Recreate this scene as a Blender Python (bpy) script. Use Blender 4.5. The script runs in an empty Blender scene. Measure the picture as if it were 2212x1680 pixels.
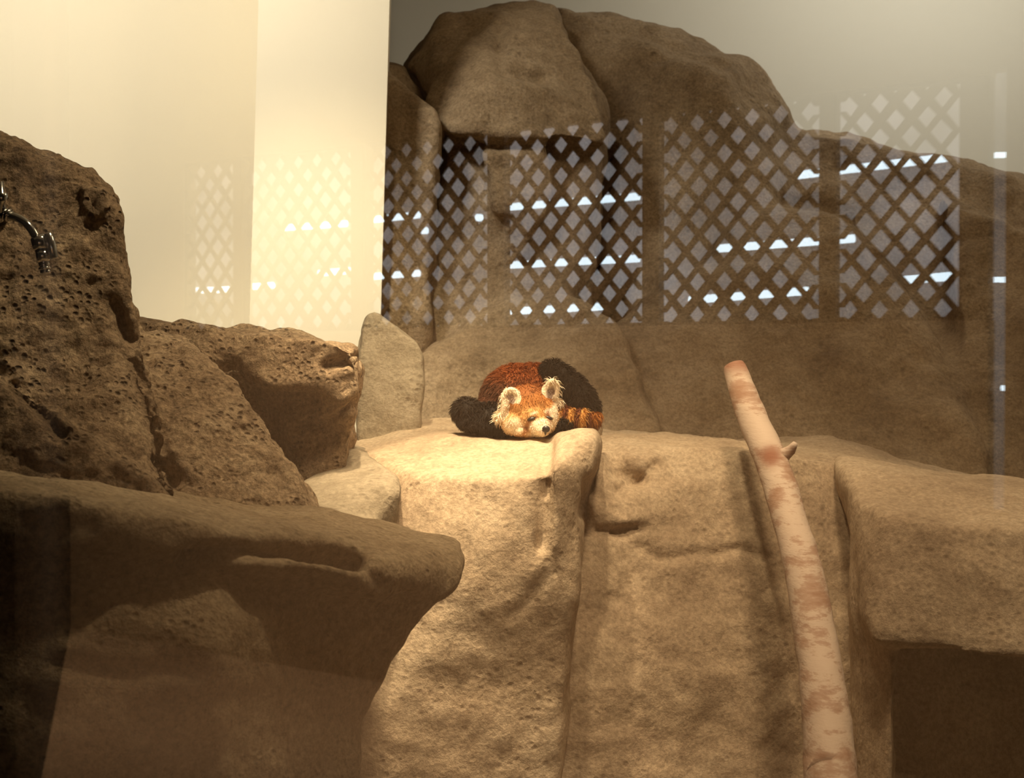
import bpy, bmesh, math, random
import numpy as np
from mathutils import Vector, Matrix, noise

random.seed(7)
R = math.radians
scene = bpy.context.scene
col = scene.collection

# ------------------------------------------------------------------ camera
F = 3039.0                       # focal length in pixels of the 2212 x 1680 frame
EYE = Vector((0.0, 0.0, 1.6))
ROLL = R(1.6)
cam_data = bpy.data.cameras.new('camera')
cam_data.sensor_width = 36.0
cam_data.lens = 36.0 * F / 2212.0
cam_data.clip_start = 0.05
cam_data.clip_end = 100.0
cam = bpy.data.objects.new('camera', cam_data)
col.objects.link(cam)
CM = Matrix.Translation(EYE) @ Matrix.Rotation(R(90), 4, 'X') @ Matrix.Rotation(ROLL, 4, 'Z')
cam.matrix_world = CM
scene.camera = cam
cam_data.dof.use_dof = True
cam_data.dof.focus_distance = 3.2
cam_data.dof.aperture_fstop = 7.0

# ------------------------------------------------------------------ world, exposure
world = bpy.data.worlds.new('world')
scene.world = world
world.use_nodes = True
world.node_tree.nodes['Background'].inputs['Color'].default_value = (0.9, 0.75, 0.55, 1)
world.node_tree.nodes['Background'].inputs['Strength'].default_value = 0.0
scene.view_settings.view_transform = 'Standard'
scene.view_settings.look = 'None'
scene.view_settings.gamma = 1.0
scene.view_settings.use_curve_mapping = False
scene.view_settings.exposure = 0.0
scene.cycles.use_denoising = True
scene.cycles.max_bounces = 8
scene.cycles.transparent_max_bounces = 16
scene.cycles.sample_clamp_indirect = 6.0

def aim(o, target):
    d = Vector(target) - o.location
    o.rotation_euler = d.to_track_quat('-Z', 'Y').to_euler()

def spot(name, loc, target, energy, color, angle, blend=0.5, radius=0.06):
    l = bpy.data.lights.new(name, 'SPOT')
    l.energy, l.color, l.spot_size, l.spot_blend, l.shadow_soft_size = energy, color, R(angle), blend, radius
    o = bpy.data.objects.new(name, l)
    o.location = loc
    col.objects.link(o)
    aim(o, target)
    return o

def area(name, loc, target, energy, color, sx, sy):
    l = bpy.data.lights.new(name, 'AREA')
    l.energy, l.color, l.shape, l.size, l.size_y = energy, color, 'RECTANGLE', sx, sy
    o = bpy.data.objects.new(name, l)
    o.location = loc
    col.objects.link(o)
    aim(o, target)
    return o

WARM = (1.0, 0.79, 0.50)
SOFT = (1.0, 0.91, 0.74)
# spotlights in the enclosure ceiling, and fill lamps added
spot('ledge_spotlight', (-0.45, 2.95, 4.1), (-0.14, 3.36, 1.42), 780, WARM, 19, 1.0, 0.04)
spot('fill_spotlight', (-0.1, 2.7, 4.1), (0.0, 3.9, 0.85), 290, WARM, 46, 1.0, 0.06)
spot('pier_spotlight', (-0.6, 2.9, 4.1), (-0.72, 4.72, 1.2), 430, (1.0, 0.84, 0.54), 40, 1.0, 0.05)
spot('tap_spotlight', (0.2, 2.3, 4.1), (-0.75, 2.8, 1.15), 215, WARM, 40, 1.0, 0.08)
spot('right_spotlight', (0.42, 1.95, 4.1), (0.75, 3.5, 0.7), 275, (1.0, 0.76, 0.48), 62, 1.0, 0.16)
spot('wall_spotlight', (-1.5, 2.9, 4.2), (-1.22, 4.9, 2.7), 520, SOFT, 72, 1.0, 0.25)
area('cliff_fill_light', (1.5, 3.5, 4.2), (1.5, 5.1, 1.2), 20, WARM, 0.8, 0.4)  # soft fill added to brighten the right-hand cliff
area('back_wall_fill_light', (2.0, 6.0, 4.2), (1.9, 7.2, 2.6), 21, (1.0, 0.96, 0.85), 1.6, 0.3)  # added lamp behind the cliff front, brightens the pale back wall
# ------------------------------------------------------------------ helpers
def P(px, py, d):
    """A point seen at a pixel of the photograph, d metres in front of the camera."""
    return CM @ Vector(((px - 1106.0) / F * d, (840.0 - py) / F * d, -d))

def FL(px, d, z=0.0):
    p = P(px, 840, d)
    return Vector((p.x, p.y, z))

CMI = np.array(CM.inverted())
def project(co):
    q = co @ CMI[:3, :3].T + CMI[:3, 3]
    d = -q[:, 2]
    return np.stack([1106 + q[:, 0] / d * F, 840 - q[:, 1] / d * F], 1), d

def link(name, mesh, mat=None, parent=None):
    o = bpy.data.objects.new(name, mesh)
    if mat is not None:
        mesh.materials.append(mat)
    col.objects.link(o)
    if parent is not None:
        o.parent = parent
    return o

def tag(o, label=None, cat=None, group=None, kind=None):
    if label: o['label'] = label
    if cat: o['category'] = cat
    if group: o['group'] = group
    if kind: o['kind'] = kind
    return o

def empty(name, loc):
    o = bpy.data.objects.new(name, None)
    o.location = loc
    o.empty_display_size = 0.1
    col.objects.link(o)
    return o

def shade(me, smooth=True):
    me.polygons.foreach_set('use_smooth', [smooth] * len(me.polygons))

def recenter(o, base):
    """Move an object's origin to a base point without moving its surface."""
    o.data.transform(Matrix.Translation(-Vector(base)))
    o.location = base

def bm_mesh(bm, name, smooth=True):
    bmesh.ops.recalc_face_normals(bm, faces=bm.faces)
    me = bpy.data.meshes.new(name)
    bm.to_mesh(me)
    bm.free()
    shade(me, smooth)
    return me

def add_box(bm, lo, hi, mat=None):
    r = bmesh.ops.create_cube(bm, size=1.0)
    lo, hi = Vector(lo), Vector(hi)
    for v in r['verts']:
        v.co = Vector(((v.co.x + .5) * (hi.x - lo.x) + lo.x, (v.co.y + .5) * (hi.y - lo.y) + lo.y, (v.co.z + .5) * (hi.z - lo.z) + lo.z))
        if mat is not None:
            v.co = mat @ v.co
    return r['verts']

def add_tube(bm, pts, radii, seg=16, caps=True):
    pts = [Vector(p) for p in pts]
    rings = []
    side = None
    for i, p in enumerate(pts):
        t = (pts[min(i + 1, len(pts) - 1)] - pts[max(i - 1, 0)]).normalized()
        if side is None:
            side = t.cross(Vector((0, 1, 0.1))).normalized()
        side = (side - t * side.dot(t)).normalized()
        up = t.cross(side)
        r = radii[i] if isinstance(radii, (list, tuple)) else radii
        rings.append([bm.verts.new(p + (side * math.cos(a) + up * math.sin(a)) * r)
                      for a in (2 * math.pi * k / seg for k in range(seg))])
    for a, b in zip(rings, rings[1:]):
        for k in range(seg):
            bm.faces.new((a[k], a[(k + 1) % seg], b[(k + 1) % seg], b[k]))
    if caps:
        bm.faces.new(rings[0][::-1])
        bm.faces.new(rings[-1])

def evaluated(me, mods):
    """The mesh with modifiers applied: mods is a list of (type, {setting: value})."""
    o = bpy.data.objects.new('work', me)
    col.objects.link(o)
    for t, kw in mods:
        m = o.modifiers.new(t.lower(), t)
        for k, v in kw.items():
            setattr(m, k, v)
    dg = bpy.context.evaluated_depsgraph_get()
    out = bpy.data.meshes.new_from_object(o.evaluated_get(dg), depsgraph=dg)
    bpy.data.objects.remove(o)
    return out

def coords(me):
    a = np.empty(len(me.vertices) * 3, dtype=np.float32)
    me.vertices.foreach_get('co', a)
    return a.reshape(-1, 3).astype(np.float64)

def normals(me):
    a = np.empty(len(me.vertices) * 3, dtype=np.float32)
    me.vertices.foreach_get('normal', a)
    return a.reshape(-1, 3).astype(np.float64)

def put(me, co):
    me.vertices.foreach_set('co', co.astype(np.float32).ravel())
    me.update()

def laplace(me, n, f=0.5):
    e = np.empty(len(me.edges) * 2, dtype=np.int32)
    me.edges.foreach_get('vertices', e)
    e = e.reshape(-1, 2)
    co = coords(me)
    cnt = np.bincount(e.ravel(), minlength=len(co)).astype(float)[:, None]
    for _ in range(n):
        s = np.zeros_like(co)
        for k in range(3):
            s[:, k] = np.bincount(e[:, 0], co[e[:, 1], k], len(co)) + np.bincount(e[:, 1], co[e[:, 0], k], len(co))
        co = co + (s / np.maximum(cnt, 1) - co) * f
    put(me, co)

# ------------------------------------------------------------------ materials
def new_mat(name):
    m = bpy.data.materials.new(name)
    m.use_nodes = True
    nt = m.node_tree
    return m, nt, nt.nodes['Principled BSDF']

def N(nt, t, **kw):
    n = nt.nodes.new(t)
    for k, v in kw.items():
        if k in n.inputs:
            n.inputs[k].default_value = v
        else:
            setattr(n, k, v)
    return n

def plain(name, rgb, rough=0.6, metal=0.0, bump=0.0, scale=60):
    m, nt, b = new_mat(name)
    b.inputs['Base Color'].default_value = (*rgb, 1)
    b.inputs['Roughness'].default_value = rough
    b.inputs['Metallic'].default_value = metal
    if bump:
        tc = N(nt, 'ShaderNodeTexCoord')
        n = N(nt, 'ShaderNodeTexNoise', Scale=scale, Detail=4.0)
        bp = N(nt, 'ShaderNodeBump', Strength=bump, Distance=0.01)
        nt.links.new(tc.outputs['Object'], n.inputs['Vector'])
        nt.links.new(n.outputs['Fac'], bp.inputs['Height'])
        nt.links.new(bp.outputs['Normal'], b.inputs['Normal'])
    return m

def rock_mat(name, dark, mid, light, pit=0.5, pit_scale=38.0, bump=0.5, seed=0.0, grain=0.2):
    """Sprayed artificial rock: mottled earth colours, pits, and a rough bump."""
    m, nt, b = new_mat(name)
    L = nt.links.new
    tc = N(nt, 'ShaderNodeTexCoord')
    mp = N(nt, 'ShaderNodeMapping')
    mp.inputs['Location'].default_value = (seed, seed * 1.7, seed * .6)
    L(tc.outputs['Object'], mp.inputs['Vector'])
    V = mp.outputs['Vector']
    n1 = N(nt, 'ShaderNodeTexNoise', Scale=2.6, Detail=6.0, Roughness=0.62)
    n2 = N(nt, 'ShaderNodeTexNoise', Scale=24.0, Detail=6.0, Roughness=0.7)
    for n in (n1, n2): L(V, n.inputs['Vector'])
    mx = N(nt, 'ShaderNodeMath', operation='ADD')
    m2 = N(nt, 'ShaderNodeMath', operation='MULTIPLY'); m2.inputs[1].default_value = 0.55
    L(n2.outputs['Fac'], m2.inputs[0]); L(n1.outputs['Fac'], mx.inputs[0]); L(m2.outputs[0], mx.inputs[1])
    cr = N(nt, 'ShaderNodeValToRGB')
    e = cr.color_ramp.elements
    e[0].position, e[0].color = 0.56, (*dark, 1)
    e[1].position, e[1].color = 1.0, (*light, 1)
    k = cr.color_ramp.elements.new(0.77); k.color = (*mid, 1)
    L(mx.outputs[0], cr.inputs['Fac'])
    # pits
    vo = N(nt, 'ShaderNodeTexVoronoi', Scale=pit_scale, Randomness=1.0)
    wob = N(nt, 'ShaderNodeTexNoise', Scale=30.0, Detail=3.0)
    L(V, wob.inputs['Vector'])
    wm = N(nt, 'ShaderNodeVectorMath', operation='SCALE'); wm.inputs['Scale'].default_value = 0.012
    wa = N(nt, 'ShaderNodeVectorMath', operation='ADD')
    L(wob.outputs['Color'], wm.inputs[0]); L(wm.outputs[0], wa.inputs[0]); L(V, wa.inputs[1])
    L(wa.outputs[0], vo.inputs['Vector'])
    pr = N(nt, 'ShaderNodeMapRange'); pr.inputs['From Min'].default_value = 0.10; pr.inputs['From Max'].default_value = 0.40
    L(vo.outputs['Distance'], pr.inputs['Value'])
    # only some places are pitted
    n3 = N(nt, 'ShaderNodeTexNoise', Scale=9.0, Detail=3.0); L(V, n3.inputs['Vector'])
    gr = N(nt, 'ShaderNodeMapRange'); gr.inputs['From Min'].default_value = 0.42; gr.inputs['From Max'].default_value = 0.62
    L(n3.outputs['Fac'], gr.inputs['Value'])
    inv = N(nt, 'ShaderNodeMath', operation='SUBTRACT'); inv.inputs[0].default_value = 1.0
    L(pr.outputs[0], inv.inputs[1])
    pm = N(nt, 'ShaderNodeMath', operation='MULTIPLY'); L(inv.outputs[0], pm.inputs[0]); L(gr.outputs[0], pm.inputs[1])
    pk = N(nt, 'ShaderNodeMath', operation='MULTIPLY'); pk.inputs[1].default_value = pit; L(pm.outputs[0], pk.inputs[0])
    n4 = N(nt, 'ShaderNodeTexNoise', Scale=95.0, Detail=5.0, Roughness=0.75); L(V, n4.inputs['Vector'])
    gm = N(nt, 'ShaderNodeMapRange'); gm.inputs['From Min'].default_value = 0.36; gm.inputs['From Max'].default_value = 0.64
    gm.inputs['To Min'].default_value = 1.0 - grain; gm.inputs['To Max'].default_value = 1.0 + grain
    L(n4.outputs['Fac'], gm.inputs['Value'])
    gs = N(nt, 'ShaderNodeVectorMath', operation='SCALE'); L(cr.outputs['Color'], gs.inputs[0]); L(gm.outputs[0], gs.inputs['Scale'])
    mc = N(nt, 'ShaderNodeMix', data_type='RGBA')
    L(pk.outputs[0], mc.inputs['Factor'])
    L(gs.outputs[0], mc.inputs['A'])
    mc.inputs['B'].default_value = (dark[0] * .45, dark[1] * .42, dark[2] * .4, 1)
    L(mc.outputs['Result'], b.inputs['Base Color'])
    b.inputs['Roughness'].default_value = 0.9
    b.inputs['Specular IOR Level'].default_value = 0.25
    # relief
    nb = N(nt, 'ShaderNodeTexNoise', Scale=45.0, Detail=8.0, Roughness=0.65); L(V, nb.inputs['Vector'])
    hs = N(nt, 'ShaderNodeMath', operation='SUBTRACT'); L(nb.outputs['Fac'], hs.inputs[0]); L(pk.outputs[0], hs.inputs[1])
    bp = N(nt, 'ShaderNodeBump', Strength=bump, Distance=0.02)
    L(hs.outputs[0], bp.inputs['Height']); L(bp.outputs['Normal'], b.inputs['Normal'])
    return m

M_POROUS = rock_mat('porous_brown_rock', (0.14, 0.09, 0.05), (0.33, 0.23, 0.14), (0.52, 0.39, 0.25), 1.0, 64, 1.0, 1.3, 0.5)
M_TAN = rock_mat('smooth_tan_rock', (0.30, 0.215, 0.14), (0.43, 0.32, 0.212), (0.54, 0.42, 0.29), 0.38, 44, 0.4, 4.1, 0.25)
M_GREY = rock_mat('shaded_grey_tan_rock', (0.19, 0.15, 0.10), (0.30, 0.245, 0.17), (0.40, 0.33, 0.235), 0.4, 45, 0.5, 6.7)  # grey-tan stone, pigment darkened to include the shade on the wedge
M_CLIFF = rock_mat('brown_cliff_rock', (0.16, 0.11, 0.065), (0.27, 0.195, 0.12), (0.38, 0.285, 0.185), 0.4, 30, 0.7, 9.2, 0.3)
M_SLAB = rock_mat('dark_slab_rock', (0.17, 0.12, 0.07), (0.26, 0.19, 0.115), (0.36, 0.275, 0.175), 0.5, 56, 0.7, 12.4, 0.35)
M_CREAM = plain('cream_wall_paint', (0.80, 0.73, 0.58), 0.7, 0, 0.03, 90)
M_PALE = plain('pale_wall_paint', (0.72, 0.69, 0.60), 0.75, 0, 0.03, 90)
M_CONC = plain('concrete_floor', (0.30, 0.24, 0.17), 0.85, 0, 0.3, 30)
M_GALWALL = plain('tan_gallery_paint', (0.50, 0.37, 0.24), 0.8, 0, 0.05, 40)
M_LATTICE = plain('brown_lattice_wood', (0.22, 0.14, 0.075), 0.7, 0, 0.2, 50)
M_DARKWALL = plain('dark_gallery_paint', (0.05, 0.045, 0.04), 0.8)
M_METAL = plain('window_frame_metal', (0.25, 0.25, 0.25), 0.4, 1.0)

def emit_mat(name, rgb, strength, vary=0.0, white=0.0):
    m, nt, b = new_mat(name)
    nt.nodes.remove(b)
    em = N(nt, 'ShaderNodeEmission', Strength=strength)
    em.inputs['Color'].default_value = (*rgb, 1)
    if vary:
        tc = N(nt, 'ShaderNodeTexCoord'); n = N(nt, 'ShaderNodeTexNoise', Scale=1.6, Detail=3.0)
        mr = N(nt, 'ShaderNodeMapRange')
        mr.inputs['From Min'].default_value, mr.inputs['From Max'].default_value = 0.35, 0.65
        mr.inputs['To Min'].default_value, mr.inputs['To Max'].default_value = strength * (1 - vary), strength * (1 + vary)
        nt.links.new(tc.outputs['Object'], n.inputs['Vector'])
        nt.links.new(n.outputs['Fac'], mr.inputs['Value'])
        nt.links.new(mr.outputs[0], em.inputs['Strength'])
    if white:                                     # a pale face that also takes the light of lamps near it
        df = N(nt, 'ShaderNodeBsdfDiffuse'); df.inputs['Color'].default_value = (white, white, white, 1)
        ad = N(nt, 'ShaderNodeAddShader')
        nt.links.new(em.outputs[0], ad.inputs[0]); nt.links.new(df.outputs[0], ad.inputs[1])
        nt.links.new(ad.outputs[0], nt.nodes['Material Output'].inputs['Surface'])
        return m
    nt.links.new(em.outputs[0], nt.nodes['Material Output'].inputs['Surface'])
    return m

M_BACKDROP = emit_mat('lattice_backdrop_glow', (0.84, 0.80, 0.82), 0.50, 0.6, 0.7)  # added glow for the bright space behind the lattice
M_SLOT = emit_mat('dim_slot_glow', (0.85, 0.82, 0.82), 0.30, 0.5)  # weaker added glow for the slot
M_TUBE = emit_mat('cool_light_tube', (0.74, 0.90, 1.0), 6.5)

def glass_mat():
    m, nt, b = new_mat('clear_viewing_glass')
    nt.nodes.remove(b)
    t = N(nt, 'ShaderNodeBsdfTransparent'); g = N(nt, 'ShaderNodeBsdfGlossy')
    t.inputs['Color'].default_value = (0.99, 0.99, 0.985, 1)
    g.inputs['Color'].default_value = (1, 1, 1, 1)
    g.inputs['Roughness'].default_value = 0.0
    mix = N(nt, 'ShaderNodeMixShader'); mix.inputs['Fac'].default_value = 0.085
    nt.links.new(t.outputs[0], mix.inputs[1]); nt.links.new(g.outputs[0], mix.inputs[2])
    nt.links.new(mix.outputs[0], nt.nodes['Material Output'].inputs['Surface'])
    return m
M_GLASS = glass_mat()

# ------------------------------------------------------------------ the setting
PANE_Y = 0.45
CEIL = 4.3

def structure(name, bm, mat, smooth=False, label=None):
    o = link(name, bm_mesh(bm, name, smooth), mat)
    o['kind'] = 'structure'
    return o

bm = bmesh.new(); add_box(bm, (-5, PANE_Y - .1, -0.2), (5, 8, 0.0)); structure('floor', bm, M_CONC)
bm = bmesh.new(); add_box(bm, (-6, -16, -0.2), (6, PANE_Y - .1, 0.0)); structure('floor_gallery', bm, plain('tan_gallery_floor', (0.33, 0.235, 0.15), 0.8, 0, 0.1, 40))
bm = bmesh.new(); add_box(bm, (-5, PANE_Y, CEIL), (5, 8, CEIL + .1)); structure('ceiling', bm, M_PALE)
bm = bmesh.new(); add_box(bm, (-5, 7.2, 0), (5, 7.35, CEIL)); structure('wall_back', bm, M_PALE)
bm = bmesh.new(); add_box(bm, (3.6, PANE_Y + .1, 0), (3.75, 7.2, CEIL)); structure('wall_right', bm, M_PALE)

def wall_strip(plan, th):
    """An upright wall along a plan polyline with thickness th behind it."""
    bm = bmesh.new()
    back = [Vector((p.x + dx, p.y + th, 0)) for p, dx in plan]
    lo_f = [bm.verts.new((p.x, p.y, 0)) for p, _ in plan]
    hi_f = [bm.verts.new((p.x, p.y, CEIL)) for p, _ in plan]
    lo_b = [bm.verts.new(p) for p in back]
    hi_b = [bm.verts.new((p.x, p.y, CEIL)) for p in back]
    n = len(plan)
    for i in range(n - 1):
        bm.faces.new((lo_f[i], lo_f[i + 1], hi_f[i + 1], hi_f[i]))
        bm.faces.new((lo_b[i + 1], lo_b[i], hi_b[i], hi_b[i + 1]))
        bm.faces.new((hi_f[i], hi_f[i + 1], hi_b[i + 1], hi_b[i]))
        bm.faces.new((lo_f[i + 1], lo_f[i], lo_b[i], lo_b[i + 1]))
    bm.faces.new((lo_f[0], hi_f[0], hi_b[0], lo_b[0]))
    bm.faces.new((lo_f[-1], lo_b[-1], hi_b[-1], hi_f[-1]))
    return bm

WL = [(FL(-900, 4.3), -.1), (FL(120, 4.95), 0.0), (FL(535, 5.25), 0.05)]
structure('wall_left', wall_strip(WL, .12), M_CREAM)
WM = [(FL(535, 4.75), 0.0), (FL(818, 4.72), -0.06)]
bm = wall_strip(WM, 0.7)
structure('wall_middle', bm, M_CREAM)

# viewing window between gallery and enclosure
WX, WZ0, WZ1, FR = 1.05, 0.85, 2.35, 0.06
bm = bmesh.new()
for lo, hi in (((-5, PANE_Y - .1, 0), (-WX, PANE_Y + .1, CEIL)), ((WX, PANE_Y - .1, 0), (5, PANE_Y + .1, CEIL)),
               ((-WX, PANE_Y - .1, 0), (WX, PANE_Y + .1, WZ0)), ((-WX, PANE_Y - .1, WZ1), (WX, PANE_Y + .1, CEIL))):
    add_box(bm, lo, hi)
structure('wall_front', bm, M_DARKWALL)
bm = bmesh.new()
for lo, hi in (((-WX, -.05, WZ0), (-WX + FR, .05, WZ1)), ((WX - FR, -.05, WZ0), (WX, .05, WZ1)),
               ((-WX + FR, -.05, WZ0), (WX - FR, .05, WZ0 + FR)), ((-WX + FR, -.05, WZ1 - FR), (WX - FR, .05, WZ1))):
    add_box(bm, (lo[0], lo[1] + PANE_Y, lo[2]), (hi[0], hi[1] + PANE_Y, hi[2]))
win = structure('window_1', bm, M_METAL)
bm = bmesh.new(); add_box(bm, (-WX + FR, PANE_Y - .005, WZ0 + FR), (WX - FR, PANE_Y + .005, WZ1 - FR))
pane = link('window_pane', bm_mesh(bm, 'window_pane', False), M_GLASS, win)

# ------------------------------------------------------------------ artificial rocks
def hull_into(bm, pts):
    tmp = bmesh.new()
    for p in pts:
        tmp.verts.new(p)
    bmesh.ops.convex_hull(tmp, input=tmp.verts)
    loose = [v for v in tmp.verts if not v.link_faces]
    if loose:
        bmesh.ops.delete(tmp, geom=loose, context='VERTS')
    bmesh.ops.recalc_face_normals(tmp, faces=tmp.faces)
    mp = {v: bm.verts.new(v.co) for v in tmp.verts}
    for f in tmp.faces:
        bm.faces.new([mp[v] for v in f.verts])
    tmp.free()

def rock(name, hulls, mat, label, voxel=0.014, smooth=4, disp=((3.0, .022), (9.0, .010), (28.0, .004)),
         cracks=(), seed=0.0, cat='rock', post=2):
    """hulls: list of (front points, thickness back along Y, extra points). Their union becomes one weathered solid."""
    bm = bmesh.new()
    for h in hulls:
        front = [P(*q) for q in h[0]]
        pts = list(front)
        for p in front:
            ray = (p - EYE) / p.y
            pts.append(p + Vector((ray.x * h[1] * 1.02 if abs(ray.x) > .05 else 0, h[1], max(ray.z, 0) * h[1] * .8)))
        if len(h) > 2:
            pts += list(h[2])
        hull_into(bm, pts)
    me0 = bpy.data.meshes.new('work')
    bm.to_mesh(me0); bm.free()
    me = evaluated(me0, [('REMESH', dict(mode='VOXEL', voxel_size=voxel, adaptivity=0.0))])
    laplace(me, smooth)
    co, no = coords(me), normals(me)
    dd = np.zeros(len(co))
    for sc, amp in disp:
        off = Vector((seed * 3.1, seed * 7.7, seed * 1.3))
        vals = np.array([noise.noise(Vector(c) * sc + off) for c in co])
        if sc < 12:
            vals = vals - 0.5 * np.maximum(0, 0.25 - np.abs(vals)) * 1.2
        dd += vals * amp
    co = co + no * dd[:, None]
    if cracks:
        put(me, co)
        no = normals(me)
        px, dep = project(co)
        for line, width, depth in cracks:
            best = np.full(len(co), 1e9)
            for (x0, y0), (x1, y1) in zip(line, line[1:]):
                a = np.array([x0, y0], float); ab = np.array([x1 - x0, y1 - y0], float)
                t = np.clip(((px - a) @ ab) / (ab @ ab), 0, 1)
                best = np.minimum(best, np.linalg.norm(px - (a + t[:, None] * ab), axis=1))
            wob = np.array([noise.noise(Vector(c) * 22.0) for c in co]) * 0.35 + 1.0
            w = np.exp(-(best / (width * wob)) ** 2) * (no[:, 1] < 0.15)
            co = co + np.stack([-no[:, 0] * .4, np.maximum(.6, -no[:, 1]), -no[:, 2] * .4], 1) * (w * depth)[:, None]
    put(me, co)
    laplace(me, post, 0.35)
    shade(me)
    me.name = name
    o = link(name, me, mat)
    c = coords(me)
    recenter(o, ((c[:, 0].min() + c[:, 0].max()) / 2, (c[:, 1].min() + c[:, 1].max()) / 2, c[:, 2].min()))
    tag(o, label, cat)
    return o

# --- cliff at the back right
rock('rock_cliff', [
    ([(1195, 4, 5.95), (1330, 48, 5.95), (1550, 98, 5.95), (1662, 143, 5.9), (1730, 268, 5.85), (1700, 380, 5.7), (1230, 130, 5.8), (1560, 170, 5.6), (1250, 330, 5.95), (1640, 330, 5.5), (1300, 960, 5.2), (1740, 960, 5.1)], .6, [FL(1300, 5.1), FL(1740, 5.0)]),
    ([(1722, 265, 5.85), (1780, 280, 5.8), (1832, 286, 5.8), (1900, 312, 5.75), (2300, 420, 5.5), (2300, 1040, 4.9), (1700, 1040, 5.0)], .6, [FL(2300, 4.8), FL(1700, 4.9)]),
    ([(1815, 284, 5.75), (1850, 284, 5.75), (1880, 310, 5.75), (1820, 330, 5.75)], .3),
    ([(1330, 700, 5.0), (1300, 960, 4.65), (1480, 560, 5.35), (1690, 440, 5.3), (1850, 452, 5.2), (1900, 520, 5.15), (2090, 830, 4.8), (2150, 1040, 4.5), (1300, 1010, 4.6)], .6, [FL(2150, 4.5), FL(1300, 4.6)]),
    ([(2030, 420, 5.3), (2300, 520, 5.0), (2300, 1060, 4.6), (2120, 1060, 4.6)], .5, [FL(2300, 4.6), FL(2120, 4.6)]),
], M_CLIFF, 'dark brown rock cliff at the back right stepping down under the pale wall', voxel=0.02, smooth=2,
    disp=((2.0, .05), (6.0, .03), (20.0, .012)), seed=1,
    cracks=[([(1312, 330), (1296, 450), (1275, 570)], 16, .3), ([(1700, 435), (1790, 445), (1860, 480), (1900, 560)], 10, .05)])

rock('rock_tower', [
    ([(872, 135, 5.5), (950, 33, 5.5), (1100, 8, 5.5), (1200, 3, 5.45), (1210, 165, 5.2), (1312, 240, 5.15), (1310, 315, 5.12), (1180, 300, 4.98), (1000, 292, 4.95), (948, 285, 5.0), (925, 200, 5.1), (1080, 150, 5.05)], .8),
    ([(945, 290, 5.12), (1306, 300, 5.18), (1298, 400, 5.18), (1272, 560, 5.15), (1240, 640, 5.1), (880, 700, 5.0), (915, 450, 5.1)], .8, [FL(1240, 5.1), FL(880, 5.0)]),
    ([(1090, 640, 4.95), (1180, 640, 4.95), (1330, 700, 4.85), (1360, 790, 4.75), (1420, 960, 4.55), (900, 960, 4.55), (900, 760, 4.75)], .8, [FL(1420, 4.55), FL(900, 4.55)]),
    ([(1040, 320, 5.0), (1190, 330, 5.0), (1210, 420, 5.03), (1130, 560, 5.06), (1090, 540, 5.05), (1060, 430, 5.0)], .2),
], M_CLIFF, 'tall brown rock tower with a jutting cap, rising behind the sleeping red panda', voxel=0.02, smooth=2,
    disp=((2.5, .04), (7.0, .028), (22.0, .012)), seed=2,
    cracks=[([(1078, 60), (1082, 150), (1180, 170)], 12, .05), ([(952, 300), (928, 430), (900, 560), (884, 690)], 11, .2), ([(945, 305), (1050, 312), (1180, 318)], 10, .05), ([(1090, 480), (1120, 560), (1170, 600)], 14, .04), ([(1230, 700), (1330, 660), (1400, 640)], 10, .03)])

rock('rock_buttress', [
    ([(780, 110, 5.0), (822, 130, 4.98), (880, 192, 4.97), (930, 240, 4.93), (952, 272, 4.9), (940, 330, 4.9), (915, 470, 4.93), (880, 640, 4.9), (872, 720, 4.88), (780, 740, 4.9)], .45, [FL(872, 4.9), FL(780, 4.9)]),
    ([(800, 128, 5.3), (832, 128, 5.3), (876, 140, 5.3), (905, 220, 5.3), (800, 300, 5.2)], .4),
], M_CLIFF, 'brown rock buttress half hidden behind the right edge of the cream wall', voxel=0.016, smooth=2,
    disp=((3.0, .02), (8.0, .018), (24.0, .010)), seed=3)

# --- ledge the red panda lies on
rock('rock_ledge', [
    ([(760, 964, 3.75), (800, 985, 3.5), (880, 1012, 3.34), (960, 1024, 3.28), (1060, 1030, 3.25), (1170, 1024, 3.24), (1250, 985, 3.35), (860, 942, 3.75), (960, 944, 3.6), (1180, 946, 3.56), (1285, 940, 3.55),
      (860, 1130, 3.26), (1255, 1190, 3.28), (1245, 1300, 3.25), (1214, 1480, 3.27), (1184, 1750, 3.28), (1040, 1500, 3.18), (700, 1750, 3.08)], .3,
     [P(890, 900, 4.25), P(1300, 905, 4.25), P(770, 930, 4.2), FL(1180, 3.2), FL(700, 3.05), FL(1180, 3.9), FL(800, 3.9)]),
    ([(1190, 948, 3.42), (1230, 934, 3.42), (1284, 929, 3.4), (1295, 950, 3.4), (1291, 1005, 3.34), (1265, 1080, 3.3), (1200, 1200, 3.22), (1188, 1015, 3.2)], .25),
], M_TAN, 'tan rock ledge under bright lamplight, carrying the sleeping red panda', voxel=0.012, smooth=7,
    disp=((3.5, .016), (11.0, .007), (30.0, .0035)), seed=4, cracks=[([(1186, 945), (1180, 1010), (1178, 1100), (1170, 1180)], 12, .03), ([(1272, 1040), (1268, 1080), (1262, 1110)], 10, .04), ([(1180, 1240), (1140, 1300), (1100, 1330)], 8, .012)])

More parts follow.
